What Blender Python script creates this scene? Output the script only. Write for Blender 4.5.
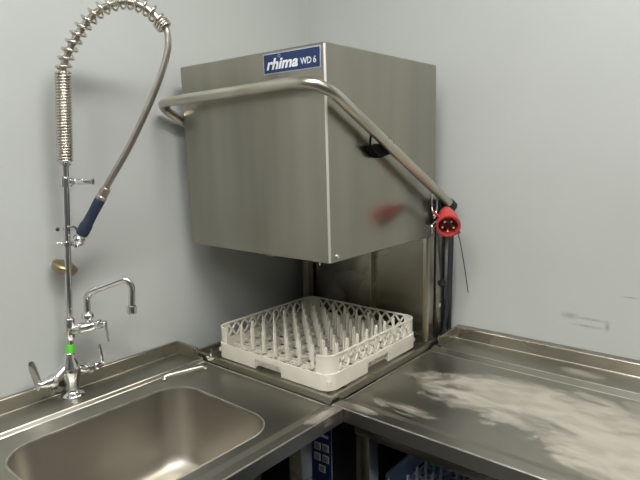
import bpy, bmesh, math, random
from mathutils import Vector, Matrix
random.seed(7)
SC = bpy.context.scene
for o in list(bpy.data.objects): bpy.data.objects.remove(o, do_unlink=True)
COL = SC.collection
PI = math.pi
V = Vector

# ------------------------------------------------------------ camera
yaw, pitch, roll = map(math.radians, (40.0383, -9.3248, -1.1472))
F = V((math.cos(yaw)*math.cos(pitch), math.sin(yaw)*math.cos(pitch), math.sin(pitch)))
R0 = V((math.sin(yaw), -math.cos(yaw), 0)); U0 = R0.cross(F)
R = R0*math.cos(roll) + U0*math.sin(roll); U = U0*math.cos(roll) - R0*math.sin(roll)
cd = bpy.data.cameras.new('camera'); cam = bpy.data.objects.new('camera', cd); COL.objects.link(cam)
cd.sensor_width = 36.0; cd.lens = 553.3673*36.0/640.0; cd.clip_start = 0.02
m = Matrix((R, U, -F)).transposed().to_4x4(); m.translation = V((-1.831, -1.577, 0.6993))
cam.matrix_world = m
SC.camera = cam

# ------------------------------------------------------------ world, exposure
w = bpy.data.worlds.new('world'); SC.world = w; w.use_nodes = True
w.node_tree.nodes['Background'].inputs[0].default_value = (0.80, 0.88, 1.0, 1)
w.node_tree.nodes['Background'].inputs[1].default_value = 0.3
SC.view_settings.view_transform = 'Standard'; SC.view_settings.look = 'None'
SC.view_settings.exposure = 0.84; SC.view_settings.gamma = 1.0; SC.view_settings.use_curve_mapping = False
# ceiling lamps of the kitchen: (x, y, half length x, half length y, strength)
LAMP_Z = 2.12
LAMPS = [(-1.35, -1.35, 0.60, 0.16, 21.0), (-2.95, -1.35, 0.60, 0.16, 17.0), (-1.35, -3.0, 0.60, 0.16, 5.0)]
LAMP_COL = (1.0, 0.992, 0.968, 1)
Z_FLOOR, Z_CEIL = -0.88, 2.16
RX0, RY0 = -4.2, -4.2

# ------------------------------------------------------------ materials
def mat(name, col, rough=0.5, metal=0.0, spec=0.5, bump=0.0, bscale=60, stretch=(1,1,1), var=0.0, vscale=4.0,
        rvar=0.0, emit=0.0, coat=0.0, aniso=0.0, trans=0.0):
    m = bpy.data.materials.new(name); m.use_nodes = True; nt = m.node_tree; b = nt.nodes['Principled BSDF']
    b.inputs['Base Color'].default_value = (*col, 1); b.inputs['Roughness'].default_value = rough
    b.inputs['Metallic'].default_value = metal; b.inputs['Specular IOR Level'].default_value = spec
    b.inputs['Coat Weight'].default_value = coat; b.inputs['Anisotropic'].default_value = aniso
    b.inputs['Transmission Weight'].default_value = trans
    if emit:
        b.inputs['Emission Color'].default_value = (*col, 1); b.inputs['Emission Strength'].default_value = emit
    tc = nt.nodes.new('ShaderNodeTexCoord'); mp = nt.nodes.new('ShaderNodeMapping')
    mp.inputs['Scale'].default_value = stretch
    nt.links.new(tc.outputs['Object'], mp.inputs['Vector'])
    if bump:
        n = nt.nodes.new('ShaderNodeTexNoise'); n.inputs['Scale'].default_value = bscale; n.inputs['Detail'].default_value = 4
        nt.links.new(mp.outputs[0], n.inputs['Vector'])
        bp = nt.nodes.new('ShaderNodeBump'); bp.inputs['Strength'].default_value = bump; bp.inputs['Distance'].default_value = 0.002
        nt.links.new(n.outputs[0], bp.inputs['Height']); nt.links.new(bp.outputs[0], b.inputs['Normal'])
    if var or rvar:
        n2 = nt.nodes.new('ShaderNodeTexNoise'); n2.inputs['Scale'].default_value = vscale; n2.inputs['Detail'].default_value = 1.5 if metal else 6
        nt.links.new(mp.outputs[0], n2.inputs['Vector'])
        if var:
            mr = nt.nodes.new('ShaderNodeMapRange'); mr.inputs['From Min'].default_value = 0.3; mr.inputs['From Max'].default_value = 0.7
            mr.inputs['To Min'].default_value = 1-var; mr.inputs['To Max'].default_value = 1+var*0.6
            nt.links.new(n2.outputs[0], mr.inputs[0])
            vm = nt.nodes.new('ShaderNodeVectorMath'); vm.operation = 'SCALE'; vm.inputs[0].default_value = col
            nt.links.new(mr.outputs[0], vm.inputs['Scale']); nt.links.new(vm.outputs[0], b.inputs['Base Color'])
        if rvar:
            mr = nt.nodes.new('ShaderNodeMapRange'); mr.inputs['From Min'].default_value = 0.3; mr.inputs['From Max'].default_value = 0.7
            mr.inputs['To Min'].default_value = max(0.02, rough-rvar); mr.inputs['To Max'].default_value = rough+rvar
            nt.links.new(n2.outputs[0], mr.inputs[0]); nt.links.new(mr.outputs[0], b.inputs['Roughness'])
    return m

STEEL = (0.40, 0.375, 0.33)
M = {}
M['wall'] = mat('wall_paint', (0.51, 0.530, 0.508), 0.42, bump=0.05, bscale=35, var=0.035, vscale=2.2, rvar=0.05)
M['wall2'] = mat('wall_paint_dark', (0.20, 0.20, 0.195), 0.5, var=0.05)
M['ceil'] = mat('ceiling_paint', (0.75, 0.75, 0.73), 0.8, bump=0.05)
M['floor'] = mat('floor_tile', (0.10, 0.10, 0.10), 0.5, var=0.2, vscale=6)
M['hood'] = mat('hood_brushed_steel', (0.385, 0.368, 0.312), 0.28, 1.0, stretch=(5, 5, 0.5), var=0.10, vscale=2.0)
M['inner'] = mat('inner_steel', (0.40, 0.38, 0.32), 0.27, 1.0, var=0.12, vscale=4.0, rvar=0.06)
M['tube'] = mat('handle_tube_steel', (0.58, 0.545, 0.47), 0.28, 1.0, var=0.10, vscale=9)
M['chrome'] = mat('chrome', (0.80, 0.80, 0.79), 0.10, 1.0, var=0.06, vscale=40, rvar=0.04)
M['hose'] = mat('hose_steel_braid', (0.55, 0.51, 0.45), 0.33, 1.0, bump=0.4, bscale=300)
M['spring'] = mat('spring_steel', (0.68, 0.64, 0.56), 0.25, 1.0)
M['brass'] = mat('aged_brass', (0.42, 0.34, 0.20), 0.35, 1.0, var=0.2, vscale=30)
M['black'] = mat('black_plastic', (0.018, 0.018, 0.02), 0.45)
M['rubber'] = mat('cable_rubber', (0.03, 0.032, 0.036), 0.5)
M['dark'] = mat('black_and_shade', (0.009, 0.009, 0.010), 0.8, spec=0.15)  # under-counter shade put into the machine body's colour; also the black arm bracket
M['grip'] = mat('blue_grip', (0.020, 0.030, 0.060), 0.42)
M['edge'] = mat('polished_edge_glint', (0.72, 0.69, 0.62), 0.30, 1.0, var=0.2, vscale=25)  # bends and bowl bead: bright highlight lines put into a paler steel colour
M['fold'] = mat('fold_highlight_steel', (0.92, 0.89, 0.82), 0.5, 0.9)  # hood's near corner: its bright highlight painted as near-white steel
M['green'] = mat('green_tape', (0.13, 0.75, 0.06), 0.5)
M['rack'] = mat('rack_plastic', (0.82, 0.78, 0.67), 0.42, var=0.05, vscale=20)
M['crate'] = mat('blue_crate_plastic', (0.52, 0.70, 0.96), 0.4, var=0.1, vscale=20)
M['cratepeg'] = mat('pale_blue_plastic', (0.66, 0.76, 0.90), 0.4)
M['red'] = mat('red_plastic', (0.50, 0.042, 0.040), 0.40)
M['plugin'] = mat('plug_inside', (0.10, 0.012, 0.012), 0.5)
M['pin'] = mat('plug_pin_metal', (0.80, 0.66, 0.48), 0.3, 1.0)
M['blue'] = mat('plate_blue', (0.012, 0.032, 0.110), 0.4)
M['panelblue'] = mat('panel_blue', (0.012, 0.030, 0.125), 0.4)
M['white'] = mat('plate_white', (0.80, 0.82, 0.84), 0.5)
M['platerim'] = mat('plate_rim', (0.50, 0.56, 0.64), 0.35, 0.3)
M['button'] = mat('button_grey', (0.30, 0.32, 0.32), 0.5)
M['led'] = mat('lamp_diffuser', LAMP_COL[:3], 0.5)

# worktop steel: brushed metal with chalky dried limescale streaks
def worktop_mat(name, scale_mask):
    m = mat(name, (0.43, 0.408, 0.355), 0.38, 1.0, var=0.12, vscale=3.5, rvar=0.06)
    nt = m.node_tree; b = nt.nodes['Principled BSDF']; L = nt.links
    geo = nt.nodes.new('ShaderNodeNewGeometry'); sep = nt.nodes.new('ShaderNodeSeparateXYZ'); L.new(geo.outputs['Position'], sep.inputs[0])
    def math_(op, a, c=0.0, cl=False):
        n = nt.nodes.new('ShaderNodeMath'); n.operation = op; n.use_clamp = cl
        for i, q in enumerate((a, c)):
            if q is None: continue
            if isinstance(q, (int, float)): n.inputs[i].default_value = q
            else: L.new(q, n.inputs[i])
        return n.outputs[0]
    def noise(sc, det=5, dist=0.0, rough=0.6, st=(1, 1, 1)):
        n = nt.nodes.new('ShaderNodeTexNoise'); n.inputs['Scale'].default_value = sc; n.inputs['Detail'].default_value = det
        n.inputs['Distortion'].default_value = dist; n.inputs['Roughness'].default_value = rough
        mp_ = nt.nodes.new('ShaderNodeMapping'); mp_.inputs['Scale'].default_value = st; mp_.inputs['Rotation'].default_value = (0, 0, 0.12)
        L.new(geo.outputs['Position'], mp_.inputs['Vector']); L.new(mp_.outputs[0], n.inputs['Vector']); return n.outputs[0]
    def blob(cx, cy, rx, ry, ang=0.0):      # soft elliptical patch of dried scale
        ca, sa = math.cos(ang), math.sin(ang)
        dx = math_('SUBTRACT', sep.outputs[0], cx); dy = math_('SUBTRACT', sep.outputs[1], cy)
        u = math_('DIVIDE', math_('ADD', math_('MULTIPLY', dx, ca), math_('MULTIPLY', dy, sa)), rx)
        v = math_('DIVIDE', math_('SUBTRACT', math_('MULTIPLY', dy, ca), math_('MULTIPLY', dx, sa)), ry)
        d = math_('ADD', math_('MULTIPLY', u, u), math_('MULTIPLY', v, v))
        return math_('SUBTRACT', 1.0, d)
    f = None
    for bl in scale_mask:
        q = blob(*bl[:5]); q = math_('MULTIPLY', q, bl[5])
        q = math_('MAXIMUM', q, 0.0)
        f = q if f is None else math_('MAXIMUM', f, q)
    n1 = noise(5, 8, 1.2, 0.65, (1.9, 0.8, 1)); n2 = noise(16, 8, 1.0, 0.7, (2.2, 0.8, 1))
    k = math_('SUBTRACT', math_('ADD', f, math_('MULTIPLY', math_('SUBTRACT', n1, 0.5), 2.6)), 0.30)
    ring = math_('SUBTRACT', 1.0, math_('MULTIPLY', math_('ABSOLUTE', math_('SUBTRACT', k, 0.05)), 16.0), True)
    k = math_('MULTIPLY', k, 2.6, True)
    k = math_('MULTIPLY', k, math_('MINIMUM', math_('MULTIPLY', f, 6.0), 1.0))
    tex = math_('MULTIPLY', math_('SUBTRACT', n2, 0.30), 2.6, True)
    k = math_('MULTIPLY', k, math_('ADD', math_('MULTIPLY', tex, 0.80), 0.16))
    fg = math_('MINIMUM', math_('MULTIPLY', f, 4.0), 1.0)
    k = math_('MAXIMUM', k, math_('MULTIPLY', math_('MULTIPLY', ring, fg), math_('MULTIPLY', tex, 0.9)))
    k = math_('MINIMUM', k, 0.72)
    di = nt.nodes.new('ShaderNodeBsdfDiffuse'); di.inputs['Color'].default_value = (0.56, 0.515, 0.43, 1)
    mx = nt.nodes.new('ShaderNodeMixShader'); L.new(k, mx.inputs[0]); L.new(b.outputs[0], mx.inputs[1]); L.new(di.outputs[0], mx.inputs[2])
    L.new(mx.outputs[0], nt.nodes['Material Output'].inputs['Surface'])
    return m
M['sinktop'] = worktop_mat('sink_steel', [(-0.76, -0.70, 0.13, 0.030, 0.0, 0.45)])
M['tabletop'] = worktop_mat('table_steel', [(-0.38, -1.16, 0.19, 0.46, 0.10, 1.0), (-0.50, -1.36, 0.15, 0.30, 0.0, 1.1), (-0.62, -0.82, 0.045, 0.14, 0.15, 0.42),
                                            (-0.70, -0.75, 0.03, 0.07, 0.0, 0.5), (-0.10, -1.15, 0.035, 0.10, 0.0, 0.7)])

# ------------------------------------------------------------ mesh helpers
def box(bm, x0, x1, y0, y1, z0, z1, bev=0.0, mtx=None):
    vs = [bm.verts.new((x, y, z)) for x in (x0, x1) for y in (y0, y1) for z in (z0, z1)]
    fs = [(0,1,3,2), (4,6,7,5), (0,4,5,1), (2,3,7,6), (0,2,6,4), (1,5,7,3)]
    faces = [bm.faces.new([vs[i] for i in f]) for f in fs]
    if mtx is not None: bmesh.ops.transform(bm, matrix=mtx, verts=vs)
    if bev:
        es = list({e for f in faces for e in f.edges})
        bmesh.ops.bevel(bm, geom=es, offset=bev, segments=2, affect='EDGES', profile=0.7)
def frames(pts):
    pts = [V(p) for p in pts]; T = []
    for i in range(len(pts)):
        a = pts[max(i-1, 0)]; b = pts[min(i+1, len(pts)-1)]; T.append((b-a).normalized())
    n = T[0].orthogonal().normalized(); N = [n]
    for i in range(1, len(pts)):
        ax = T[i-1].cross(T[i])
        if ax.length > 1e-8:
            n = Matrix.Rotation(T[i-1].angle(T[i]), 3, ax.normalized()) @ n
        n = (n - T[i]*n.dot(T[i])).normalized(); N.append(n)
    return pts, T, N
def tube(bm, pts, r, seg=14, caps=True, sx=1.0):
    pts, T, N = frames(pts); rings = []
    rr = r if isinstance(r, (list, tuple)) else [r]*len(pts)
    for p, t, n, q in zip(pts, T, N, rr):
        b = t.cross(n)
        rings.append([bm.verts.new(p + (n*math.cos(a)*sx + b*math.sin(a))*q) for a in [2*PI*k/seg for k in range(seg)]])
    for A, B in zip(rings, rings[1:]):
        for k in range(seg): bm.faces.new((A[k], A[(k+1) % seg], B[(k+1) % seg], B[k]))
    if caps: bm.faces.new(rings[0][::-1]); bm.faces.new(rings[-1])
def smooth(pts, n=8):
    P = [V(p) for p in pts]; out = []
    P = [P[0]*2-P[1]] + P + [P[-1]*2-P[-2]]
    for i in range(1, len(P)-2):
        a, b, c, d = P[i-1:i+3]
        for k in range(n):
            t = k/n
            out.append(0.5*((2*b) + (c-a)*t + (2*a-5*b+4*c-d)*t*t + (3*b-a-3*c+d)*t**3))
    out.append(P[-2]); return out
def fillet(pts, rad, n=8):
    P = [V(p) for p in pts]; out = [P[0]]
    for i in range(1, len(P)-1):
        a = (P[i-1]-P[i]); b = (P[i+1]-P[i]); r = min(rad, a.length*0.48, b.length*0.48)
        s = P[i]+a.normalized()*r; e = P[i]+b.normalized()*r
        for k in range(n+1):
            t = k/n; out.append(s*(1-t)**2 + P[i]*2*t*(1-t) + e*t*t)
    out.append(P[-1]); return out
def lathe(bm, prof, base, axis=(0,0,1), seg=24):
    """prof = [(distance along axis, radius), ...]"""
    ax = V(axis).normalized(); n = ax.orthogonal().normalized(); b = ax.cross(n); base = V(base)
    rings = [[bm.verts.new(base + ax*h + (n*math.cos(2*PI*k/seg) + b*math.sin(2*PI*k/seg))*max(r, 1e-4)) for k in range(seg)] for h, r in prof]
    for A, B in zip(rings, rings[1:]):
        for k in range(seg): bm.faces.new((A[k], A[(k+1) % seg], B[(k+1) % seg], B[k]))
    bm.faces.new(rings[0][::-1]); bm.faces.new(rings[-1])
def rrect(x0, x1, y0, y1, r, n=8):
    out = []
    for cx, cy, a0 in ((x1-r, y1-r, 0), (x0+r, y1-r, 90), (x0+r, y0+r, 180), (x1-r, y0+r, 270)):
        for k in range(n+1):
            a = math.radians(a0 + 90*k/n); out.append((cx+r*math.cos(a), cy+r*math.sin(a)))
    return out
def ring_wall(bm, outer, inner, z0, z1):
    n = len(outer); L = [[bm.verts.new((p[0], p[1], z)) for p in q] for q, z in ((outer, z0), (outer, z1), (inner, z1), (inner, z0))]
    for i in range(4):
        A, B = L[i], L[(i+1) % 4]
        for k in range(n): bm.faces.new((A[k], A[(k+1) % n], B[(k+1) % n], B[k]))
def loft(bm, loops, cap_last=True, cap_first=False):
    L = [[bm.verts.new(p) for p in q] for q in loops]; n = len(L[0])
    for A, B in zip(L, L[1:]):
        for k in range(n): bm.faces.new((A[k], A[(k+1) % n], B[(k+1) % n], B[k]))
    if cap_last: bm.faces.new(L[-1])
    if cap_first: bm.faces.new(L[0][::-1])
    return L
def extrude_profile(bm, prof, axis, a0, a1):
    """prof = closed list of (u, z); swept along axis 'x' or 'y'."""
    def P(u, z, a): return (a, u, z) if axis == 'x' else (u, a, z)
    A = [bm.verts.new(P(u, z, a0)) for u, z in prof]; B = [bm.verts.new(P(u, z, a1)) for u, z in prof]; n = len(prof)
    for k in range(n): bm.faces.new((A[k], A[(k+1) % n], B[(k+1) % n], B[k]))
    bm.faces.new(A[::-1]); bm.faces.new(B)
def obj(name, bm, m, parent=None, ang=35, flat=False, label=None):
    bmesh.ops.recalc_face_normals(bm, faces=bm.faces)
    me = bpy.data.meshes.new(name); bm.to_mesh(me); bm.free()
    if not flat:
        for p in me.polygons: p.use_smooth = True
        me.set_sharp_from_angle(angle=math.radians(ang))
    me.materials.append(m if not isinstance(m, str) else M[m])
    o = bpy.data.objects.new(name, me); COL.objects.link(o)
    if parent is not None:
        o.parent = parent; off = V((0,0,0)); q = parent
        while q is not None: off += V(q.location); q = q.parent
        me.transform(Matrix.Translation(-off))      # parts are written in world coordinates
    if label: o['label'] = label
    return o
def recentre(o):                                     # puts a top-level mesh's origin at its own middle
    me = o.data; c = sum((v.co for v in me.vertices), V())/len(me.vertices); me.transform(Matrix.Translation(-c)); o.location = c
def tag(o, label, cat, group=None):
    o['label'] = label; o['category'] = cat
    if group: o['group'] = group
def thing(name, label, cat, loc=(0,0,0), group=None):
    o = bpy.data.objects.new(name, None); COL.objects.link(o); o.location = loc; o.empty_display_size = 0.05
    tag(o, label, cat, group); return o
def struct(name, bm, m):
    o = obj(name, bm, m, flat=True); o['kind'] = 'structure'; return o
NB = bmesh.new

# ------------------------------------------------------------ the setting
b = NB(); box(b, RX0, 0.0, 0.0, 0.12, Z_FLOOR, Z_CEIL); struct('wall_left', b, 'wall')
b = NB(); box(b, 0.0, 0.12, RY0, 0.12, Z_FLOOR, Z_CEIL); wr = struct('wall_right', b, 'wall')
b = NB(); box(b, RX0-0.12, RX0, RY0, 0.12, Z_FLOOR, Z_CEIL); struct('wall_back', b, 'wall2')
b = NB(); box(b, RX0-0.12, 0.12, RY0-0.12, RY0, Z_FLOOR, Z_CEIL); struct('wall_front', b, 'wall2')
b = NB(); box(b, RX0-0.12, 0.12, RY0-0.12, 0.12, Z_FLOOR-0.1, Z_FLOOR); struct('floor', b, 'floor')
b = NB(); box(b, RX0-0.12, 0.12, RY0-0.12, 0.12, Z_CEIL, Z_CEIL+0.1); struct('ceiling', b, 'ceil')
# grey scuff marks on the right wall (worn paint, with a shape of their own)
m = M['wall'].copy(); m.name = 'wall_paint_scuffed'; wr.data.materials[0] = m
nt = m.node_tree; L = nt.links; bs = nt.nodes['Principled BSDF']
src = bs.inputs['Base Color'].links[0].from_socket
tc = nt.nodes.new('ShaderNodeTexCoord'); tot = None
for cy, cz, ry, rz in ((-1.085, 0.154, 0.035, 0.014), (-1.150, 0.152, 0.07, 0.006), (-1.195, 0.138, 0.010, 0.026), (-1.14, 0.128, 0.06, 0.006), (-1.25, 0.24, 0.03, 0.003)):
    mp = nt.nodes.new('ShaderNodeMapping'); mp.vector_type = 'TEXTURE'
    mp.inputs['Location'].default_value = (0, cy, cz); mp.inputs['Scale'].default_value = (1, ry, rz)
    L.new(tc.outputs['Object'], mp.inputs['Vector'])
    g = nt.nodes.new('ShaderNodeTexGradient'); g.gradient_type = 'SPHERICAL'; L.new(mp.outputs[0], g.inputs[0])
    if tot is None: tot = g.outputs['Fac']
    else:
        a = nt.nodes.new('ShaderNodeMath'); a.operation = 'MAXIMUM'; L.new(tot, a.inputs[0]); L.new(g.outputs['Fac'], a.inputs[1]); tot = a.outputs[0]
n = nt.nodes.new('ShaderNodeTexNoise'); n.inputs['Scale'].default_value = 90; L.new(tc.outputs['Object'], n.inputs['Vector'])
a = nt.nodes.new('ShaderNodeMath'); a.operation = 'MULTIPLY'; L.new(tot, a.inputs[0]); L.new(n.outputs[0], a.inputs[1])
mx = nt.nodes.new('ShaderNodeMix'); mx.data_type = 'RGBA'; L.new(a.outputs[0], mx.inputs[0]); L.new(src, mx.inputs[6])
mx.inputs[7].default_value = (0.14, 0.15, 0.16, 1); L.new(mx.outputs[2], bs.inputs['Base Color'])

# ceiling lamps
for i, (x, y, hx, hy, s) in enumerate(LAMPS):
    t = thing('ceiling_lamp', ['white batten ceiling lamp nearest the dish rack machine', 'white batten ceiling lamp farthest from the dish rack machine, sink side',
                               'white batten ceiling lamp over the far end of the right-hand table'][i], 'lamp', (x, y, LAMP_Z))
    b = NB(); box(b, x-hx-0.02, x+hx+0.02, y-hy-0.02, y+hy+0.02, LAMP_Z+0.004, Z_CEIL, 0.004); obj('lamp_housing', b, 'white', t)
    mm = bpy.data.materials.new('lamp_glow'); mm.use_nodes = True; e = mm.node_tree.nodes['Principled BSDF']
    e.inputs['Emission Color'].default_value = LAMP_COL; e.inputs['Emission Strength'].default_value = s; e.inputs['Base Color'].default_value = (0.8, 0.8, 0.8, 1)
    b = NB(); box(b, x-hx, x+hx, y-hy, y+hy, LAMP_Z-0.006, LAMP_Z+0.004); obj('diffuser', b, mm, t)

# ------------------------------------------------------------ sink counter (left)
HB, HA = 0.0515, 0.0105
SX0, SX1 = -2.35, -0.7285
sink = thing('sink_counter', 'brushed steel counter with a deep single sink bowl, along the left wall', 'counter', (-1.5, -0.36, Z_FLOOR))
BX0, BX1, BY0, BY1, BR = -1.405, -0.885, -0.622, -0.208, 0.085
def deck_with_hole(bm, x0, x1, y0, y1, hole, z):
    """flat deck with a rounded hole; hole = ccw loop starting on the +x side"""
    n = len(hole); cx = (BX0+BX1)/2; cy = (BY0+BY1)/2; outer = []
    for hx, hy in hole:
        dx, dy = hx-cx, hy-cy
        t = min(((x1-cx)/dx if dx > 0 else (x0-cx)/dx if dx < 0 else 1e9), ((y1-cy)/dy if dy > 0 else (y0-cy)/dy if dy < 0 else 1e9))
        outer.append([cx+dx*t, cy+dy*t])
    for c in ((x0,y0), (x0,y1), (x1,y0), (x1,y1)):
        k = min(range(n), key=lambda i: (outer[i][0]-c[0])**2*0+abs(math.atan2(outer[i][1]-cy, outer[i][0]-cx)-math.atan2(c[1]-cy, c[0]-cx)))
        outer[k] = list(c)
    A = [bm.verts.new((p[0], p[1], z)) for p in outer]; B = [bm.verts.new((p[0], p[1], z)) for p in hole]
    for k in range(n): bm.faces.new((A[k], A[(k+1) % n], B[(k+1) % n], B[k]))
hole = rrect(BX0-0.006, BX1+0.006, BY0-0.006, BY1+0.006, BR+0.006, 10)
b = NB()
deck_with_hole(b, SX0, SX1, -0.655, -0.134, hole, 0.0)
# rounded bead where the deck turns down into the bowl
nf0 = len(b.faces)
loft(b, [[(p[0], p[1], 0.0) for p in hole],
         [(p[0], p[1], 0.0022) for p in rrect(BX0-0.004, BX1+0.004, BY0-0.004, BY1+0.004, BR+0.004, 10)],
         [(p[0], p[1], 0.0012) for p in rrect(BX0-0.001, BX1+0.001, BY0-0.001, BY1+0.001, BR+0.001, 10)],
         [(p[0], p[1], -0.004) for p in rrect(BX0, BX1, BY0, BY1, BR, 10)]], cap_last=False)
b.faces.ensure_lookup_table()
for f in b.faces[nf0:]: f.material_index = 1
def sheet(bm, prof, axis, a0, a1):
    def P(u, z, a): return (a, u, z) if axis == 'x' else (u, a, z)
    A = [bm.verts.new(P(u, z, a0)) for u, z in prof]; B = [bm.verts.new(P(u, z, a1)) for u, z in prof]
    for k in range(len(prof)-1):
        f = bm.faces.new((A[k], A[k+1], B[k+1], B[k]))
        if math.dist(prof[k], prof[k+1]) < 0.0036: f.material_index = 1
# raised back ledge and step; raised front marine edge and its turned-down apron
sheet(b, [(-0.134, 0.0), (-0.1325, 0.0006), (-0.131, 0.0022), (-0.1225, HA-0.0022), (-0.121, HA-0.0006), (-0.119, HA), (-0.018, HA), (-0.0162, HA+0.0005), (-0.0155, HA+0.002)], 'x', SX0, SX1)
sheet(b, [(-0.655, 0.0), (-0.660, 0.0010), (-0.690, HA-0.001), (-0.7165, HA), (-0.7182, HA-0.0006), (-0.7192, HA-0.0017), (-0.7195, HA-0.0035), (-0.7195, -0.029), (-0.7180, -0.030), (-0.705, -0.030), (-0.705, -0.028), (-0.7165, -0.027), (-0.7165, HA-0.006)], 'x', SX0, SX1)
# right-hand edge of the counter, turned down beside the machine
bmesh.ops.remove_doubles(b, verts=b.verts, dist=0.0002)
sheet(b, [(SX1, HA), (SX1, -0.03)], 'y', -0.7195, -0.690); sheet(b, [(SX1, HA), (SX1+0.0012, HA+0.0010), (SX1+0.0030, HA+0.0014), (SX1+0.0046, HA+0.0006), (SX1+0.0052, HA-0.001), (SX1+0.0052, -0.03)], 'y', -0.121, -0.001)
sheet(b, [(SX1, 0.0), (SX1+0.0012, 0.0014), (SX1+0.0030, 0.0018), (SX1+0.0046, 0.0008), (SX1+0.0052, -0.0012), (SX1+0.0052, -0.03)], 'y', -0.680, -0.122)
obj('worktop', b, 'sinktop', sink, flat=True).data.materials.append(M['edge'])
b = NB()
extrude_profile(b, [(-0.0155, HA+0.001), (-0.0155, HB-0.002), (-0.0140, HB), (-0.0015, HB), (-0.0015, HA+0.001)], 'x', SX0, -0.7405)
obj('backsplash', b, M['inner'], sink)
b = NB()
extrude_profile(b, [(-0.7505, HA+0.001), (-0.7505, HB-0.001), (-0.7490, HB), (-0.7405, HB), (-0.7405, HA+0.001)], 'y', -0.118, -0.0160)
obj('end_upstand', b, M['inner'], sink)
# bowl
b = NB(); loops = []
for ins, z, r in ((0.0, -0.003, BR), (0.004, -0.06, BR), (0.008, -0.19, BR), (0.014, -0.225, BR), (0.030, -0.243, BR), (0.060, -0.250, BR*0.9), (0.15, -0.254, 0.05)):
    loops.append([(p[0], p[1], z) for p in rrect(BX0+ins, BX1-ins, BY0+ins, BY1-ins, r, 10)])
loft(b, loops)
M['bowl'] = mat('bowl_steel', (0.50, 0.47, 0.41), 0.43, 1.0, var=0.10, vscale=5, rvar=0.06)
bowl = obj('sink_bowl', b, 'bowl', sink, ang=60)
b = NB(); lathe(b, [(0, 0.045), (0.003, 0.045), (0.004, 0.038), (0.002, 0.030), (0.002, 0.004)], (-1.25, -0.42, -0.2545)); obj('drain', b, 'chrome', bowl)
# drop-in bright guide strip near the back step
b = NB(); tube(b, fillet([(-0.906, -0.160, 0.002), (-0.900, -0.152, 0.0105), (-0.880, -0.158, 0.0125), (-0.775, -0.188, 0.0125), (-0.768, -0.190, 0.0065)], 0.008), 0.0060, 10)
obj('guide_rail', b, 'tube', sink, label='thin bent steel rail lying on the deck behind the bowl')
def leg(bm_parent, x0, y0, s=0.042, top=-0.030, name='leg'):
    b = NB(); box(b, x0, x0+s, y0, y0+s, Z_FLOOR+0.03, top, 0.003); l = obj(name, b, 'inner', bm_parent)
    b = NB(); lathe(b, [(0, 0.022), (0.008, 0.022), (0.010, 0.012), (0.031, 0.012)], (x0+s/2, y0+s/2, Z_FLOOR)); obj('foot', b, 'black', l)
leg(sink, -0.882, -0.703); leg(sink, -0.882, -0.075); leg(sink, -2.20, -0.703); leg(sink, -2.20, -0.075)
b = NB(); box(b, -2.158, -0.882, -0.065, -0.035, -0.075, -0.031, 0.002); box(b, -0.872, -0.850, -0.661, -0.075, -0.60, -0.57, 0.002); obj('frame_rail', b, 'inner', sink)

# ------------------------------------------------------------ outlet table (right)
TY0, TY1 = -2.60, -0.6815
XF = -0.7275
tab = thing('steel_worktable', 'brushed steel worktable with dried white limescale, along the right wall', 'table', (-0.36, -1.6, Z_FLOOR))
b = NB()
sheet(b, [(-0.0355, HA+0.002), (-0.0362, HA+0.0005), (-0.038, HA), (-0.156, HA), (-0.1578, HA-0.0004), (-0.1595, HA-0.0012), (-0.1845, 0.0014), (-0.1865, 0.0005), (-0.1885, 0.0), (-0.30, 0), (-0.42, 0), (-0.54, 0), (-0.655, 0.0), (-0.660, 0.0008),
          (-0.690, HA-0.001), (XF+0.003, HA), (XF+0.0013, HA-0.0006), (XF+0.0003, HA-0.0017), (XF, HA-0.0035), (XF, -0.029), (XF+0.0015, -0.030), (XF+0.015, -0.030), (XF+0.015, -0.028), (XF+0.003, -0.027), (XF+0.003, HA-0.006)], 'y', TY0, TY1)
# the corner tongue that closes the gap to the sink counter
sheet(b, [(TY1, 0.0), (TY1+0.0006, 0.0014), (TY1+0.0020, 0.0018), (TY1+0.0034, 0.0008), (TY1+0.0038, -0.0012), (TY1+0.0038, -0.03)], 'x', -0.690, -0.187)
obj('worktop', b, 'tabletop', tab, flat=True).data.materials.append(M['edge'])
b = NB()
extrude_profile(b, [(-0.0355, HA+0.001), (-0.0355, HB-0.002), (-0.034, HB), (-0.0015, HB), (-0.0015, HA+0.001)], 'y', TY0, -0.7105)
obj('backsplash', b, M['inner'], tab)
b = NB()
extrude_profile(b, [(-0.7105, HA+0.001), (-0.7105, HB-0.001), (-0.709, HB), (-0.7005, HB), (-0.7005, HA+0.001)], 'x', -0.161, -0.0015)
obj('end_upstand', b, M['inner'], tab)
b = NB(); box(b, -0.712, -0.672, TY0+0.04, -0.745, -0.062, -0.0305, 0.002); box(b, -0.09, -0.05, TY0+0.04, -0.745, -0.062, -0.0305, 0.002); obj('frame_rail', b, 'inner', tab)
leg(tab, -0.706, -0.789, 0.044, -0.062); leg(tab, -0.094, -0.789, 0.044, -0.062); leg(tab, -0.706, -2.50, 0.044, -0.062); leg(tab, -0.094, -2.50, 0.044, -0.062)
b = NB(); box(b, -0.700, -0.056, -2.50, -0.750, -0.395, -0.375, 0.002); obj('undershelf', b, 'inner', tab)

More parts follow.
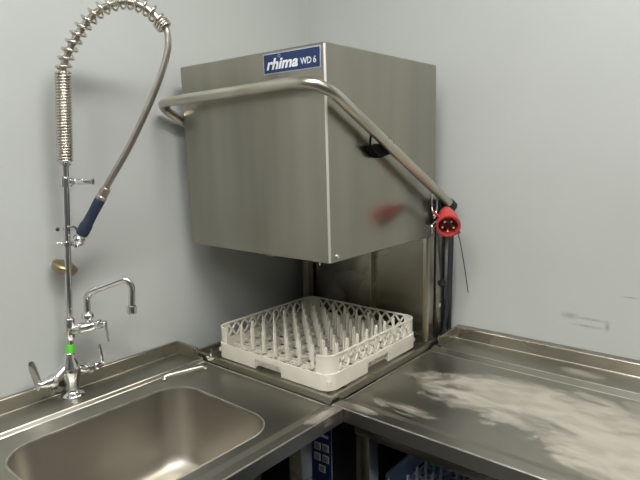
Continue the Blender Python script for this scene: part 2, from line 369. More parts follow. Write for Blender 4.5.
# ------------------------------------------------------------ dishwasher
dw = thing('dishwasher', 'steel hood dishwasher standing open in the corner, hood raised above its rack', 'dishwasher', (-0.40, -0.36, Z_FLOOR))
MX0, MX1, MY0, MY1 = -0.7055, -0.10, -0.6605, -0.060
b = NB(); box(b, MX0, MX1, MY0, MY1, Z_FLOOR+0.10, -0.032, 0.004); body = obj('body', b, 'dark', dw)  # coloured near black to carry the shade below the counters
for lx in (MX0+0.05, MX1-0.05):
    for ly in (MY0+0.05, MY1-0.05):
        b = NB(); lathe(b, [(0, 0.025), (0.012, 0.025), (0.016, 0.015), (0.101, 0.015)], (lx, ly, Z_FLOOR), seg=16); obj('foot', b, 'black', body)
# tank rim the rack slides on: a raised tray with a well
b = NB()
QX0, QY0, QZ = -0.7205, -0.6745, 0.0215
def q_(d, z, dr=0.0): return [(p[0], p[1], z) for p in rrect(QX0+d, MX1-d, QY0+d, MY1-d, 0.005, 3)]
loft(b, [q_(0, -0.031), q_(0, QZ-0.002), q_(0.0006, QZ-0.0006), q_(0.002, QZ), q_(0.012, QZ), q_(0.0135, QZ-0.001), q_(0.0145, 0.010), q_(0.03, 0.008), q_(0.05, 0.004), q_(0.055, -0.012)])
obj('tank_rim', b, 'inner', dw, flat=True)
# two rack guide rails over the tank
b = NB()
for gx in (-0.60, -0.26): box(b, gx-0.006, gx+0.006, MY0+0.030, MY1-0.024, 0.001, 0.0128, 0.001)
for gy in (-0.50, -0.20): box(b, MX0+0.030, MX1-0.024, gy-0.006, gy+0.006, 0.001, 0.0122, 0.001)
obj('rack_guide', b, 'tube', dw)
# small upstand at the back left corner of the rim
b = NB(); box(b, QX0+0.001, QX0+0.004, -0.158, -0.150, 0.0212, 0.050, 0.001); obj('corner_guide', b, 'inner', dw)
# rear wall with its central spine, and the two guide posts
b = NB(); box(b, -0.104, -0.098, -0.629, -0.060, 0.0135, 0.93, 0.001); rear = obj('rear_panel', b, 'inner', dw)
b = NB(); box(b, -0.120, -0.1045, -0.392, -0.285, 0.0135, 0.80, 0.002)
spine = obj('wash_column', b, 'inner', dw)
b = NB(); box(b, -0.128, -0.1045, -0.395, -0.3925, 0.0135, 0.80)
obj('column_flange', b, 'tube', spine)
for (ya, yb) in ((-0.655, -0.630), (-0.092, -0.062)):
    b = NB(); box(b, -0.145, -0.112, ya, yb, 0.0135, 0.92, 0.002); box(b, -0.152, -0.1455, ya+0.008, yb-0.008, 0.0135, 0.90, 0.001)
    obj('guide_post', b, 'tube', dw)
# rear housing (springs and cables run inside), seen right of the post
b = NB(); box(b, -0.0955, -0.030, -0.655, -0.065, 0.02, 0.52, 0.003); obj('rear_housing', b, 'inner', dw)
b = NB(); box(b, -0.070, -0.062, -0.6575, -0.6555, 0.125, 0.138); obj('sticker', b, 'white', dw, label='tiny white sticker')
# control panel below the rim
b = NB(); box(b, MX0-0.003, MX0-0.0005, -0.6600, -0.578, -0.262, -0.070, 0.0008); cp = obj('control_panel', b, 'panelblue', dw, label='blue control panel with pale buttons')
for (y, z) in ((-0.610, -0.145), (-0.640, -0.143), (-0.609, -0.178), (-0.640, -0.177), (-0.626, -0.211)):
    b = NB(); box(b, MX0-0.0055, MX0-0.0032, y-0.0115, y+0.0115, z-0.011, z+0.011, 0.001); bt = obj('button', b, 'white', cp)
    b = NB(); box(b, MX0-0.0062, MX0-0.0056, y-0.0085, y+0.0085, z-0.008, z+0.008); obj('button_face', b, 'button', cp)
b = NB(); box(b, MX0-0.0050, MX0-0.0032, -0.650, -0.622, -0.112, -0.105); obj('caption_bar', b, 'white', cp)
b = NB(); box(b, MX0-0.004, MX0-0.0005, -0.6608, -0.6602, -0.262, -0.070); obj('panel_trim', b, 'tube', cp)
b = NB()
for k in range(5): box(b, -0.66+k*0.045, -0.635+k*0.045, MY0-0.003, MY0-0.0005, -0.10, -0.045, 0.001)
obj('vent_louvre', b, 'black', dw)

# hood: hollow, open below, with folded edges
HX0, HX1, HY0, HY1, HZ0, HZ1 = -0.697, -0.1535, -0.6578, -0.0589, 0.3929, 0.9659
HX1 = -0.1125
SXH, SYH = -0.0105, -0.003           # it leans very slightly
def hl(x0, x1, y0, y1, z, r, n=4):
    t = (z-HZ0)/(HZ1-HZ0); return [(p[0]+SXH*t, p[1]+SYH*t, z) for p in rrect(x0, x1, y0, y1, r, n)]
b = NB()
loft(b, [hl(HX0+0.014, HX1-0.014, HY0+0.014, HY1-0.014, HZ0+0.004, 0.002), hl(HX0+0.012, HX1-0.012, HY0+0.012, HY1-0.012, HZ0, 0.002), hl(HX0+0.003, HX1-0.003, HY0+0.003, HY1-0.003, HZ0, 0.004), hl(HX0, HX1, HY0, HY1, HZ0+0.003, 0.005),
         hl(HX0, HX1, HY0, HY1, HZ0+0.25, 0.005), hl(HX0, HX1, HY0, HY1, HZ1-0.003, 0.005), hl(HX0+0.003, HX1-0.003, HY0+0.003, HY1-0.003, HZ1, 0.003)])
# inner skin
loft(b, [hl(HX0+0.014, HX1-0.014, HY0+0.014, HY1-0.014, HZ0+0.004, 0.002), hl(HX0+0.014, HX1-0.014, HY0+0.014, HY1-0.014, HZ1-0.02, 0.002)])
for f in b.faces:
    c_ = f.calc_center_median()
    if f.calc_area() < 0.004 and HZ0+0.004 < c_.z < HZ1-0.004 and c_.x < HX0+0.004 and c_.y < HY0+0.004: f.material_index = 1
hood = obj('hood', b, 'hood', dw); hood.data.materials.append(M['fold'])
b = NB(); box(b, HX0-0.0008, HX0+0.010, HY1-0.38, HY1-0.355, HZ0-0.0022, HZ0-0.0002, 0.0005); obj('edge_clip', b, 'chrome', hood)
b = NB(); tube(b, [(HX0+0.012, HY0+0.045, HZ0-0.0005), (HX0+0.010, HY0+0.043, HZ0-0.010)], 0.0022, 8); obj('edge_pin', b, 'chrome', hood)
b = NB(); lathe(b, [(0, 0.0065), (0.003, 0.006), (0.004, 0.003)], (HX0+0.030, HY0-0.0003, HZ0+0.016), (0, -1, 0), 12); obj('rivet', b, 'chrome', hood)
# handle bar that wraps round the hood
HR = 0.0150
A = V((-0.095, -0.700, 0.5085)); Bc = V((-0.778, -0.700, 0.866)); Cc = V((-0.785, -0.036, 0.851)); D = V((-0.095, -0.036, 0.470))
mid = (Bc+Cc)/2
pts = fillet([A, Bc, mid], 0.095, 18) + fillet([mid, Cc, D], 0.062, 16)[1:]
b = NB(); tube(b, pts, HR, 20); handle = obj('lift_handle', b, 'tube', dw, ang=60)
dA = (A-Bc).normalized()
b = NB(); lathe(b, [(0, 0.0165), (0.004, 0.0180), (0.034, 0.0180), (0.038, 0.015)], A-dA*0.004, dA, 16); obj('end_cap', b, 'black', handle, label='black plastic end cap')
dD = (D-Cc).normalized()
b = NB(); lathe(b, [(0, 0.0165), (0.004, 0.0180), (0.034, 0.0180), (0.038, 0.015)], D-dD*0.004, dD, 16); obj('end_cap', b, 'black', handle, label='black plastic end cap')
# screws on the arm, black bracket joining arm and hood
for f_ in (0.580, 0.545):
    c_ = A.lerp(Bc, f_); b = NB(); lathe(b, [(0, 0.0045), (0.002, 0.0040), (0.003, 0.002)], c_+V((-0.25, -0.75, 0.62)).normalized()*(HR-0.0004), (-0.25, -0.75, 0.62), 12)
    obj('arm_screw', b, 'chrome', handle)
b = NB(); y0, y1 = HY0-0.0055, HY0-0.030
prof = [(-0.548, 0.706), (-0.520, 0.704), (-0.495, 0.712), (-0.430, 0.684), (-0.500, 0.671)]
P1 = [b.verts.new((x, y0, z)) for x, z in prof]; P2 = [b.verts.new((x, y1, z)) for x, z in prof]
for k in range(len(prof)): b.faces.new((P1[k], P1[(k+1) % len(prof)], P2[(k+1) % len(prof)], P2[k]))
b.faces.new(P1); b.faces.new(P2[::-1])
tube(b, [(-0.546, y1+0.003, 0.706), (-0.540, y1+0.003, 0.738)], 0.003, 8)
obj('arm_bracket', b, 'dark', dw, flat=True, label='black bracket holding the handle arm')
# pivot mount and catch hooks at the rear right
b = NB(); box(b, -0.125, -0.075, -0.683, -0.6560, 0.430, 0.520, 0.003); obj('pivot_mount', b, 'black', dw)
b = NB(); tube(b, fillet([(-0.165, -0.672, 0.408), (-0.165, -0.672, 0.436), (-0.125, -0.672, 0.452)], 0.006), 0.0035, 8); obj('catch_hook', b, 'chrome', dw, label='small bright bent hook')
for pts_ in ([(-0.172, -0.673, 0.545), (-0.166, -0.673, 0.500), (-0.150, -0.673, 0.470)], [(-0.128, -0.673, 0.525), (-0.134, -0.673, 0.480), (-0.150, -0.673, 0.458)]):
    b = NB(); tube(b, fillet(pts_, 0.01), 0.0032, 8); obj('tension_rod', b, 'chrome', dw)

# name plate on the hood front
PX = HX0 + SXH*0.95
plx = -0.7085
def text_mesh(txt, size, shear=0.0, offset=0.0, ext=0.0004, spacing=1.0):
    cu = bpy.data.curves.new('t', 'FONT'); cu.body = txt; cu.size = size; cu.shear = shear; cu.offset = offset; cu.extrude = ext; cu.space_character = spacing
    cu.resolution_u = 3
    to = bpy.data.objects.new('t', cu); COL.objects.link(to); bpy.context.view_layer.update()
    me = bpy.data.meshes.new_from_object(to.evaluated_get(bpy.context.evaluated_depsgraph_get()))
    bpy.data.objects.remove(to, do_unlink=True); return me
b = NB(); box(b, plx-0.0012, plx+0.0006, -0.649, -0.444, 0.9045, 0.9585, 0.0005); plate = obj('name_plate', b, 'platerim', dw, label='blue maker plate with white lettering')
b = NB(); box(b, plx-0.0018, plx-0.0013, -0.6465, -0.4465, 0.9070, 0.9560); obj('plate_face', b, 'blue', plate)
for txt, size, sh, off, sp, y, z, nm in (('rhima', 0.040, 0.28, 0.0012, 1.02, -0.455, 0.9165, 'lettering'), ('WD 6', 0.0235, 0.0, 0.0002, 0.95, -0.581, 0.9185, 'lettering')):
    me = text_mesh(txt, size, sh, off, 0.0003, sp)
    xs = [v.co.x for v in me.vertices]; wd = max(xs)-min(xs); target = 0.116 if txt == 'rhima' else 0.054
    me.transform(Matrix.Diagonal((target/wd, 1, 1, 1)))
    # text x -> world -y, text y -> world z, text normal -> world -x
    me.transform(Matrix(((0, 0, -1, plx-0.0022), (-1, 0, 0, y), (0, 1, 0, z), (0, 0, 0, 1))))
    o = bpy.data.objects.new(nm, me); COL.objects.link(o); me.materials.clear(); me.materials.append(M['white'])
    o.parent = plate; me.transform(Matrix.Translation(-V(dw.location)))
b = NB()
yy, zz, n = -0.5045, 0.9495, 20
rings = [[b.verts.new((plx-0.0019-e, yy+math.cos(2*PI*k/n)*r, zz+math.sin(2*PI*k/n)*r)) for k in range(n)] for r, e in ((0.0034, 0), (0.0034, 0.0003), (0.0044, 0.0003), (0.0044, 0))]
for A_, B_ in zip(rings, rings[1:]):
    for k in range(n): b.faces.new((A_[k], A_[(k+1) % n], B_[(k+1) % n], B_[k]))
obj('ring_mark', b, 'platerim', plate)

# ------------------------------------------------------------ peg rack
def make_rack(name, label, loc, S, m_wall, m_peg, rot=0.0, group=None, npeg=8, peg_h=0.076, low=True, solid=False):
    t = thing(name, label, 'dish rack', (0, 0, 0), group)
    h, r = 0.104, 0.040
    # tray: lower band with hand slots, upper rim, corners; all one moulding
    b = NB()
    rr = lambda d, rad: rrect(d, S-d, d, S-d, max(rad-d, 0.004), 6)
    ring_wall(b, rr(0, r), rr(0.004, r), 0.031, 0.049)                 # top of lower band
    def arc_strip(pts, z0, z1, th):
        o = []; c = V((S/2, S/2))
        for p in pts: o.append(V(p))
        inn = []
        for i, p in enumerate(o):
            a = o[max(i-1, 0)]; q = o[min(i+1, len(o)-1)]; d = (q-a).normalized(); nn = V((-d.y, d.x)); inn.append(p+nn*th)
        vs = [[b.verts.new((p.x, p.y, z)) for p in lst] for lst, z in ((o, z0), (o, z1), (inn, z1), (inn, z0))]
        for i in range(4):
            A_, B_ = vs[i], vs[(i+1) % 4]
            for k in range(len(o)-1): b.faces.new((A_[k], A_[k+1], B_[k+1], B_[k]))
        b.faces.new([v[0] for v in vs]); b.faces.new([v[-1] for v in vs][::-1])
    def corner(cx, cy, a0, e, rad):     # corner polyline, counter-clockwise, with straight tails of length e
        pts = [(cx+rad*math.cos(math.radians(a0+90*k/6)), cy+rad*math.sin(math.radians(a0+90*k/6))) for k in range(7)]
        d0 = V((math.sin(math.radians(a0)), -math.cos(math.radians(a0)))); d1 = V((-math.sin(math.radians(a0+90)), math.cos(math.radians(a0+90))))
        return [tuple(V(pts[0])+d0*e)] + pts + [tuple(V(pts[-1])+d1*e)]
    CN = ((S-r, S-r, 0), (r, S-r, 90), (r, r, 180), (S-r, r, 270))
    gap = 0.115
    for cx, cy, a0 in CN:
        arc_strip(corner(cx, cy, a0, S/2-r-gap/2, r), 0.0, 0.031, 0.004)      # lower band, open at the hand slots
        d = 0.004
        s = r-d
        arc_strip(corner(cx, cy, a0, 0.012, s), 0.0492, 0.0990, 0.0035)       # solid corner posts of the upper band
    lp = rrect(0.003, S-0.003, 0.003, S-0.003, r-0.003, 6)
    if solid: ring_wall(b, rr(0.003, r), rr(0.0065, r), 0.0490, 0.0992)
    if low:                                                             # the side at x = 0 is cut down to the lower band
        order = lp[14+7:] + lp[:14]; st_, en_ = (0.003, r+0.010), (0.003, S-r-0.010)
        lp2 = [p for p in lp]; k0 = 14
        run = [st_] + lp[14:21] if False else None
        run = [st_] + lp[14:21] + lp[21:28] + lp[0:7] + lp[7:14] + [en_]
        arc_strip(run, 0.0990, h, 0.0055)
    else: ring_wall(b, lp, rr(0.0085, r), 0.0990, h)
    # recessed slot panels
    for k in range(4):
        mt = Matrix.Translation((S/2, S/2, 0)) @ Matrix.Rotation(PI/2*k, 4, 'Z') @ Matrix.Translation((-S/2, -S/2, 0))
        box(b, S/2-gap/2, S/2+gap/2, 0.014, 0.017, 0.006, 0.034, 0, mt)
        box(b, S/2-gap/2-0.002, S/2-gap/2, 0.002, 0.017, 0.004, 0.034, 0, mt); box(b, S/2+gap/2, S/2+gap/2+0.002, 0.002, 0.017, 0.004, 0.034, 0, mt)
        # diamond lattice
        if (low and k == 3) or solid: continue
        x0, x1 = r+0.010, S-r-0.010; z0, z1 = 0.0485, 0.0995; nd = 10; w = (x1-x0)/nd
        for i in range(nd+1):
            for s_ in (1, -1):
                xa = x0+i*w if s_ == 1 else x0+i*w; xb = xa+s_*w*1.0
                if xb < x0-1e-6 or xb > x1+1e-6: continue
                a_, c_ = V((xa, 0.0058, z0)), V((xb, 0.0058, z1)); dd = (c_-a_).normalized(); up = V((-dd.z, 0, dd.x))*0.0034; ny = V((0, 0.0016, 0))
                q = [b.verts.new(mt @ p) for p in (a_-up-ny, a_+up-ny, a_+up+ny, a_-up+ny, c_-up-ny, c_+up-ny, c_+up+ny, c_-up+ny)]
                for f in ((0,1,2,3), (7,6,5,4), (0,4,5,1), (1,5,6,2), (2,6,7,3), (3,7,4,0)): b.faces.new([q[i2] for i2 in f])
    o = obj('tray', b, m_wall, t, ang=40)
    # open grid floor
    b = NB(); ng = 16
    for i in range(ng+1):
        u = 0.012 + (S-0.024)*i/ng; hgt = 0.022 if i % 2 else 0.028
        box(b, u-0.0022, u+0.0022, 0.006, S-0.006, 0.016, hgt); box(b, 0.006, S-0.006, u-0.0022, u+0.0022, 0.0161, hgt+0.0002)
    obj('grid_floor', b, m_wall, t, flat=True)
    # pegs
    p0 = None; a = 0.062; st = (S-2*a)/(npeg-1)
    for i in range(npeg):
        for j in range(npeg):
            if p0 is None:
                b = NB()
                loft(b, [[(x_*q, y_*q, z) for x_, y_ in ((-0.0042, -0.0032), (0.0042, -0.0032), (0.0042, 0.0032), (-0.0042, 0.0032))] for z, q in ((0.0285, 1.35), (0.036, 1.08), (0.028+peg_h-0.002, 1.0), (0.028+peg_h, 0.8))], True, True)
                p0 = obj('peg', b, m_peg, t); pg = p0
            else:
                pg = p0.copy(); COL.objects.link(pg); pg.parent = t
            pg.location = (a+i*st, a+j*st, 0)
    t.location = loc; t.rotation_euler = (0, 0, rot)
    return t
make_rack('dish_rack', 'off-white plastic peg rack with lattice sides, sitting in the open dishwasher', (-0.6862, -0.6385, 0.0134), 0.4946, 'rack', 'rack')
make_rack('dish_rack', 'pale blue plastic peg rack on the shelf under the right-hand steel table', (-0.565, -1.222, -0.3748), 0.495, 'crate', 'cratepeg', low=False, solid=True)

# ------------------------------------------------------------ pre-rinse faucet
FB = V((-1.139, -0.050, HA+0.0004))
fa = thing('pre_rinse_faucet', 'tall chrome pre-rinse faucet with spring hose and swing spout behind the sink', 'faucet', tuple(FB))
b = NB(); lathe(b, [(0, 0.033), (0.004, 0.033), (0.008, 0.030), (0.011, 0.023), (0.015, 0.020), (0.020, 0.0185), (0.026, 0.019)], FB, seg=32); obj('base_flange', b, 'chrome', fa)
b = NB()
Zb = FB.z
lathe(b, [(0.026, 0.0185), (0.040, 0.0175), (0.055, 0.022), (0.070, 0.0265), (0.086, 0.027), (0.100, 0.022), (0.112, 0.0165), (0.120, 0.0150), (0.128, 0.0155), (0.130, 0.013)], FB, seg=28)
tube(b, smooth([(FB.x-0.006, FB.y, Zb+0.092), (FB.x-0.030, FB.y-0.004, Zb+0.078), (FB.x-0.052, FB.y-0.008, Zb+0.064)], 6), 0.0125, 16)
tube(b, smooth([(FB.x+0.006, FB.y, Zb+0.090), (FB.x+0.030, FB.y-0.002, Zb+0.072), (FB.x+0.050, FB.y-0.002, Zb+0.066)], 6), 0.0125, 16)
mixer = obj('mixer_body', b, 'chrome', fa, ang=60)
def valve(px, dx, side):
    ax = V((dx, -0.10, 0.02)).normalized()
    b = NB(); lathe(b, [(0, 0.015), (0.004, 0.019), (0.015, 0.019), (0.019, 0.015), (0.024, 0.013), (0.030, 0.0155), (0.034, 0.012), (0.048, 0.007), (0.052, 0.007)], px, ax, 18)
    v = obj('valve', b, 'chrome', fa); e = V(px)+ax*0.050; return v, e
vl, eL = valve((FB.x-0.047, FB.y-0.007, Zb+0.064), -1, -1)
vr, eR = valve((FB.x+0.044, FB.y-0.002, Zb+0.066), 1, 1)
def blade(a, c, wa, wc, th, nrm, name='lever', parent=None):
    a, c = V(a), V(c); d = (c-a).normalized(); nrm = V(nrm); nrm = (nrm-d*nrm.dot(d)).normalized(); s = d.cross(nrm)
    b = NB(); loops = []
    for t, wdt, q in ((0, wa*0.7, 1.3), (0.08, wa, 1.2), (0.35, (wa+wc)/2, 1.0), (0.75, wc, 0.9), (0.93, wc*0.8, 0.8), (1.0, wc*0.4, 0.6)):
        p = a.lerp(c, t)
        loops.append([p + s*math.cos(k*PI/6)*wdt/2 + nrm*math.sin(k*PI/6)*th*q/2 for k in range(12)])
    loft(b, loops, True, True); return obj(name, b, 'chrome', parent, ang=60)
blade(eL+V((0.004, 0, -0.012)), (FB.x-0.106, FB.y, Zb+0.135), 0.020, 0.021, 0.006, (-0.4, -0.9, 0.2), parent=vl)
blade(eR+V((0, 0, -0.002)), (FB.x+0.088, FB.y-0.006, Zb+0.130), 0.010, 0.011, 0.006, (0.75, 0.6, -0.2), parent=vr)
# riser pipe, a little out of plumb as in the photo
R1, R2 = V((-1.137, -0.053, 0.138)), V((-1.104, -0.092, 0.905))
def rz(z): t = (z-R1.z)/(R2.z-R1.z); return R1.lerp(R2, t)
b = NB(); tube(b, [rz(0.135), rz(0.90)], 0.0095, 18); riser = obj('riser_pipe', b, 'chrome', fa, ang=60)
b = NB(); tube(b, [rz(0.140), rz(0.165)], 0.0118, 16); obj('green_tape', b, 'green', riser, label='bright green tape band')
rd = (R2-R1).normalized()
b = NB(); lathe(b, [(0, 0.012), (0.003, 0.0145), (0.060, 0.0145), (0.064, 0.012)], rz(0.178), rd, 20)
# add-on tap body, pointing along the wall towards the room
vd = V((0.051, -0.061, 0.016)).normalized(); v0 = rz(0.205)+vd*0.010
lathe(b, [(0, 0.0135), (0.020, 0.0145), (0.024, 0.0165), (0.030, 0.0165), (0.034, 0.0150), (0.060, 0.0150), (0.064, 0.011), (0.070, 0.011), (0.074, 0.0135), (0.084, 0.0135), (0.086, 0.009), (0.098, 0.007)], v0, vd, 18)
nk = v0+vd*0.046
lathe(b, [(0.010, 0.010), (0.022, 0.011), (0.026, 0.0165), (0.036, 0.0165), (0.040, 0.0120), (0.044, 0.009)], nk, (0, 0, 1), 18)
addon = obj('tap_body', b, 'chrome', fa, ang=50)
le = v0+vd*0.094
blade(le+V((0, 0, 0.008)), le+V((0.004, -0.004, -0.056)), 0.013, 0.013, 0.006, vd, parent=addon)
b = NB(); n0 = nk+V((0, 0, 0.042)); sp = fillet([n0, n0+V((0.002, -0.001, 0.055)), (-1.024, -0.188, 0.353), (-1.014, -0.199, 0.330), (-1.018, -0.195, 0.268)], 0.022, 10)
tube(b, sp, 0.0092, 14); spout = obj('swing_spout', b, 'chrome', fa, ang=60)
b = NB(); lathe(b, [(0, 0.0105), (0.003, 0.0140), (0.020, 0.0140), (0.022, 0.0120), (0.024, 0.0120)], (-1.018, -0.195, 0.276), (-0.02, 0.02, -1), 18); obj('aerator', b, 'chrome', spout)
# wall bracket behind the riser
b = NB(); wz = 0.388
lathe(b, [(-0.012, 0.022), (-0.010, 0.033), (0.004, 0.036), (0.008, 0.034), (0.012, 0.024), (0.018, 0.014)], (-1.122, -0.037, wz-0.004), (0.30, -0.30, 0.80), 28)
tube(b, [(-1.122, -0.0008, wz), rz(wz)+V((0, 0.009, 0))], 0.0065, 12); obj('wall_bracket', b, 'brass', fa, ang=70, label='dull brass wall flange and stay')
# collar with side finger under the spring
cz = rz(0.625)
b = NB(); lathe(b, [(-0.014, 0.013), (-0.012, 0.0175), (0.012, 0.0175), (0.014, 0.013)], cz, rd, 18)
sd = V((0.64, -0.77, 0.0)).normalized()
lathe(b, [(0.010, 0.008), (0.016, 0.008), (0.018, 0.010), (0.024, 0.010), (0.026, 0.0075), (0.030, 0.0075), (0.032, 0.0088), (0.074, 0.0088), (0.076, 0.007)], cz, sd, 14)
obj('clamp_collar', b, 'chrome', fa)
# hook clamp lower down, which the spray valve hangs on
hz = rz(0.455)
b = NB(); lathe(b, [(-0.006, 0.011), (-0.005, 0.0145), (0.006, 0.0145), (0.007, 0.011)], hz, rd, 18)
tube(b, fillet([hz+V((0.004, -0.006, 0)), hz+V((0.016, -0.022, -0.006)), hz+V((0.024, -0.032, -0.004)), hz+V((0.030, -0.038, 0.012))], 0.01), 0.0045, 10)
tube(b, [hz+V((0, 0, 0)), hz+V((-0.026, 0.012, 0.004))], 0.003, 8)
obj('spray_hook', b, 'chrome', fa)
b = NB(); lathe(b, [(0, 0.004), (0.004, 0.006), (0.008, 0.004)], hz+V((-0.014, 0.010, 0.040)), (-0.6, 0.7, 0.2), 10); obj('set_screw', b, 'black', fa)
# hose up through the spring and over
arc = [rz(0.88), V((-1.1035, -0.093, 0.915)), V((-1.095, -0.103, 0.951)), V((-1.069, -0.135, 1.015)), V((-1.038, -0.172, 1.061)), V((-1.001, -0.215, 1.085)), V((-0.973, -0.248, 1.081)), V((-0.947, -0.277, 1.060)), V((-0.926, -0.305, 1.018))]
down = [V((-0.922, -0.309, 0.985)), V((-0.930, -0.300, 0.933)), V((-0.956, -0.269, 0.842)), V((-0.999, -0.217, 0.720)), V((-1.041, -0.168, 0.622)), V((-1.050, -0.157, 0.596))]
b = NB(); tube(b, smooth(arc+down, 8), 0.0088, 14); obj('hose', b, 'hose', fa, ang=60)
# spring: close-wound lower part, then open coils along the arc
def helix(pts_list, turns_at, r, seg=14):
    P, T, N = frames(pts_list); Ls = [0]
    for a_, c_ in zip(P, P[1:]): Ls.append(Ls[-1]+(c_-a_).length)
    def at(s):
        s = min(max(s, 0), Ls[-1]-1e-9)
        i = max(k for k in range(len(Ls)-1) if Ls[k] <= s); t = (s-Ls[i])/(Ls[i+1]-Ls[i])
        return P[i].lerp(P[i+1], t), T[i].lerp(T[i+1], t).normalized(), N[i].lerp(N[i+1], t).normalized()
    out = []; 
    for s, ph in turns_at:
        p, t, n = at(s); bb = t.cross(n); out.append(p+(n*math.cos(ph)+bb*math.sin(ph))*r)
    return out, Ls[-1]
path = [rz(0.678+0.0225*k) for k in range(11)] + smooth(arc[1:], 10)[1:]
_, LT = helix(path, [(0, 0)], 0.02)
tight = 0.228; pitch = 0.0076; sg = 14; ta = []
ph = 0.0; s = 0.0
while s < LT:
    ta.append((s, ph)); 
    e = LT - s
    pt = pitch if s < tight else (0.0235 if e > 0.022 else 0.0068)
    if tight <= s < tight+0.02: pt = pitch+(0.0235-pitch)*(s-tight)/0.02
    s += pt/sg; ph += 2*PI/sg
hp, _ = helix(path, ta, 0.0180)
b = NB(); tube(b, hp, 0.0033, 8); obj('spring', b, 'spring', fa, ang=80)
b = NB(); lathe(b, [(0, 0.010), (0.001, 0.0155), (0.006, 0.0155), (0.007, 0.010)], rz(0.669), rd, 18); obj('spring_seat', b, 'chrome', fa)
b = NB(); tube(b, [rz(0.680), rz(0.905)], 0.0140, 16); obj('spring_sleeve', b, 'inner', fa, ang=60)
# spray valve: ferrule, blue grip, head
g0, g1 = V((-1.046, -0.161, 0.606)), V((-1.100, -0.097, 0.472)); gd = (g1-g0).normalized()
b = NB(); lathe(b, [(-0.002, 0.0105), (0.0, 0.0125), (0.024, 0.0130), (0.026, 0.0150), (0.034, 0.0150), (0.036, 0.013)], g0, gd, 18); obj('hose_ferrule', b, 'hose', fa)
b = NB(); lathe(b, [(0.034, 0.012), (0.038, 0.0145), (0.050, 0.0145), (0.080, 0.0140), (0.112, 0.0148), (0.118, 0.0170), (0.142, 0.0172), (0.148, 0.0160), (0.150, 0.013)], g0, gd, 20)
grip = obj('grip', b, 'grip', fa, label='dark blue rubber grip')
h0 = g0+gd*0.148
b = NB(); lathe(b, [(0, 0.014), (0.006, 0.0135), (0.010, 0.0165), (0.018, 0.0165), (0.022, 0.012), (0.032, 0.010)], h0, gd, 16)
lathe(b, [(-0.014, 0.008), (-0.012, 0.010), (0.012, 0.010), (0.014, 0.007)], h0+gd*0.016, V((-0.4, 0.3, -0.5)).cross(gd), 14)
tube(b, fillet([h0+gd*0.010+V((0.0, 0.0, 0.012)), h0+V((-0.016, 0.010, 0.024)), h0+V((-0.028, 0.018, 0.020))], 0.006), 0.004, 8)
tube(b, [h0+gd*0.026, h0+gd*0.040+V((0.000, -0.004, -0.002))], [0.010, 0.0075], 14)
obj('spray_valve', b, 'chrome', fa)

# ------------------------------------------------------------ red industrial plug, its cable, other cables
pa = V((-0.815, -0.47, -0.30)).normalized()       # the way the pins face
pc = V((-0.296, -0.800, 0.4585))                   # centre of the collar mouth
plug = thing('power_plug', 'red round five-pin power plug hanging beside the dishwasher post', 'plug', tuple(pc))
b = NB()
lathe(b, [(-0.120, 0.012), (-0.116, 0.016), (-0.090, 0.019), (-0.086, 0.025), (-0.060, 0.028), (-0.052, 0.030), (-0.050, 0.0325), (-0.010, 0.0335), (-0.008, 0.0375), (-0.001, 0.0375), (0.0, 0.036),
          (0.0, 0.0305), (-0.002, 0.0295), (-0.030, 0.0290), (-0.030, 0.001)], pc, pa, 36)
pb = obj('plug_housing', b, 'red', plug, ang=40)
b = NB(); lathe(b, [(-0.0295, 0.0285), (-0.026, 0.0285), (-0.026, 0.001)], pc, pa, 28); obj('insert', b, 'plugin', plug)
sx_ = pa.cross(V((0, 0, 1))).normalized(); sy_ = sx_.cross(pa).normalized()
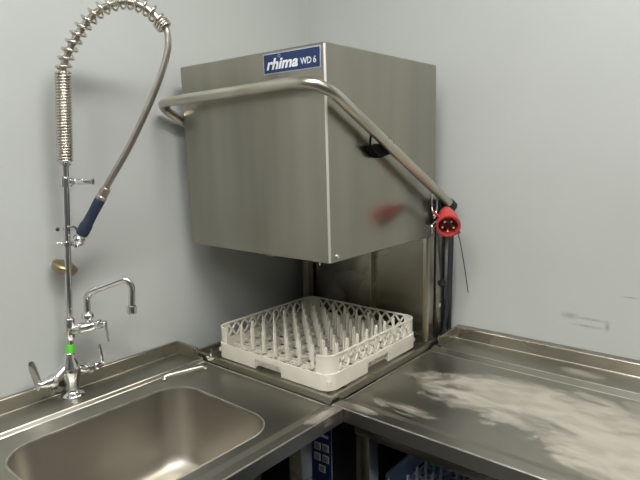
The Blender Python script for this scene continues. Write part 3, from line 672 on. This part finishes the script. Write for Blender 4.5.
for k in range(5):
    a_ = math.radians(-90+72*k); c_ = pc + sx_*math.cos(a_)*0.0175 + sy_*math.sin(a_)*0.0175
    b = NB(); lathe(b, [(-0.0262, 0.0040), (-0.004, 0.0040), (-0.002, 0.0028)], c_, pa, 12); obj('pin', b, 'pin', plug)
b = NB(); q = pc-pa*0.030+sx_*0.026+sy_*0.018
tube(b, [q, q+sx_*0.022+sy_*0.018], [0.005, 0.0035], 8); obj('lock_lug', b, 'red', plug)
b = NB(); q = pc-pa*0.020-sx_*0.028-sy_*0.022
tube(b, [q, q-sx_*0.008-sy_*0.010], [0.006, 0.005], 8); obj('lock_lug', b, 'red', plug)
rear_p = pc-pa*0.118
b = NB(); tube(b, smooth([rear_p+pa*0.004, rear_p-pa*0.022+V((0, 0, -0.006)), V((-0.095, -0.712, 0.440)), V((-0.078, -0.698, 0.36)), V((-0.075, -0.695, 0.22)), V((-0.062, -0.676, 0.075)), V((-0.060, -0.669, 0.012)), V((-0.060, -0.669, -0.20))], 8), 0.0065, 10)
c1 = obj('power_cable', b, 'rubber'); tag(c1, 'thick black cable running down from the red plug behind the steel table', 'cable'); recentre(c1)
b = NB(); tube(b, smooth([(-0.016, -0.668, -0.15), (-0.016, -0.668, 0.10), (-0.016, -0.671, 0.32), (-0.018, -0.674, 0.50)], 6), 0.0085, 10)
c2 = obj('power_cable', b, 'rubber'); tag(c2, 'straight black cable against the wall corner of the dishwasher back', 'cable'); recentre(c2)
b = NB(); tube(b, smooth([(-0.110, -0.668, 0.430), (-0.112, -0.672, 0.36), (-0.098, -0.674, 0.28), (-0.088, -0.672, 0.235)], 6), 0.0042, 8)
c3 = obj('sensor_cable', b, 'rubber', dw, label='short thin black cable')
b = NB(); lathe(b, [(0, 0.006), (0.004, 0.012), (0.022, 0.012), (0.026, 0.007)], (-0.105, -0.6735, 0.222), (0.9, -0.2, 0.1), 14); obj('cable_gland', b, 'black', dw)
b = NB(); tube(b, smooth([(-0.085, -0.722, 0.430), (-0.060, -0.727, 0.370), (-0.040, -0.735, 0.285), (-0.020, -0.743, 0.182)], 6), 0.0016, 6)
c4 = obj('thin_wire', b, 'black'); tag(c4, 'thin stiff black wire dangling below the red plug', 'wire'); recentre(c4)
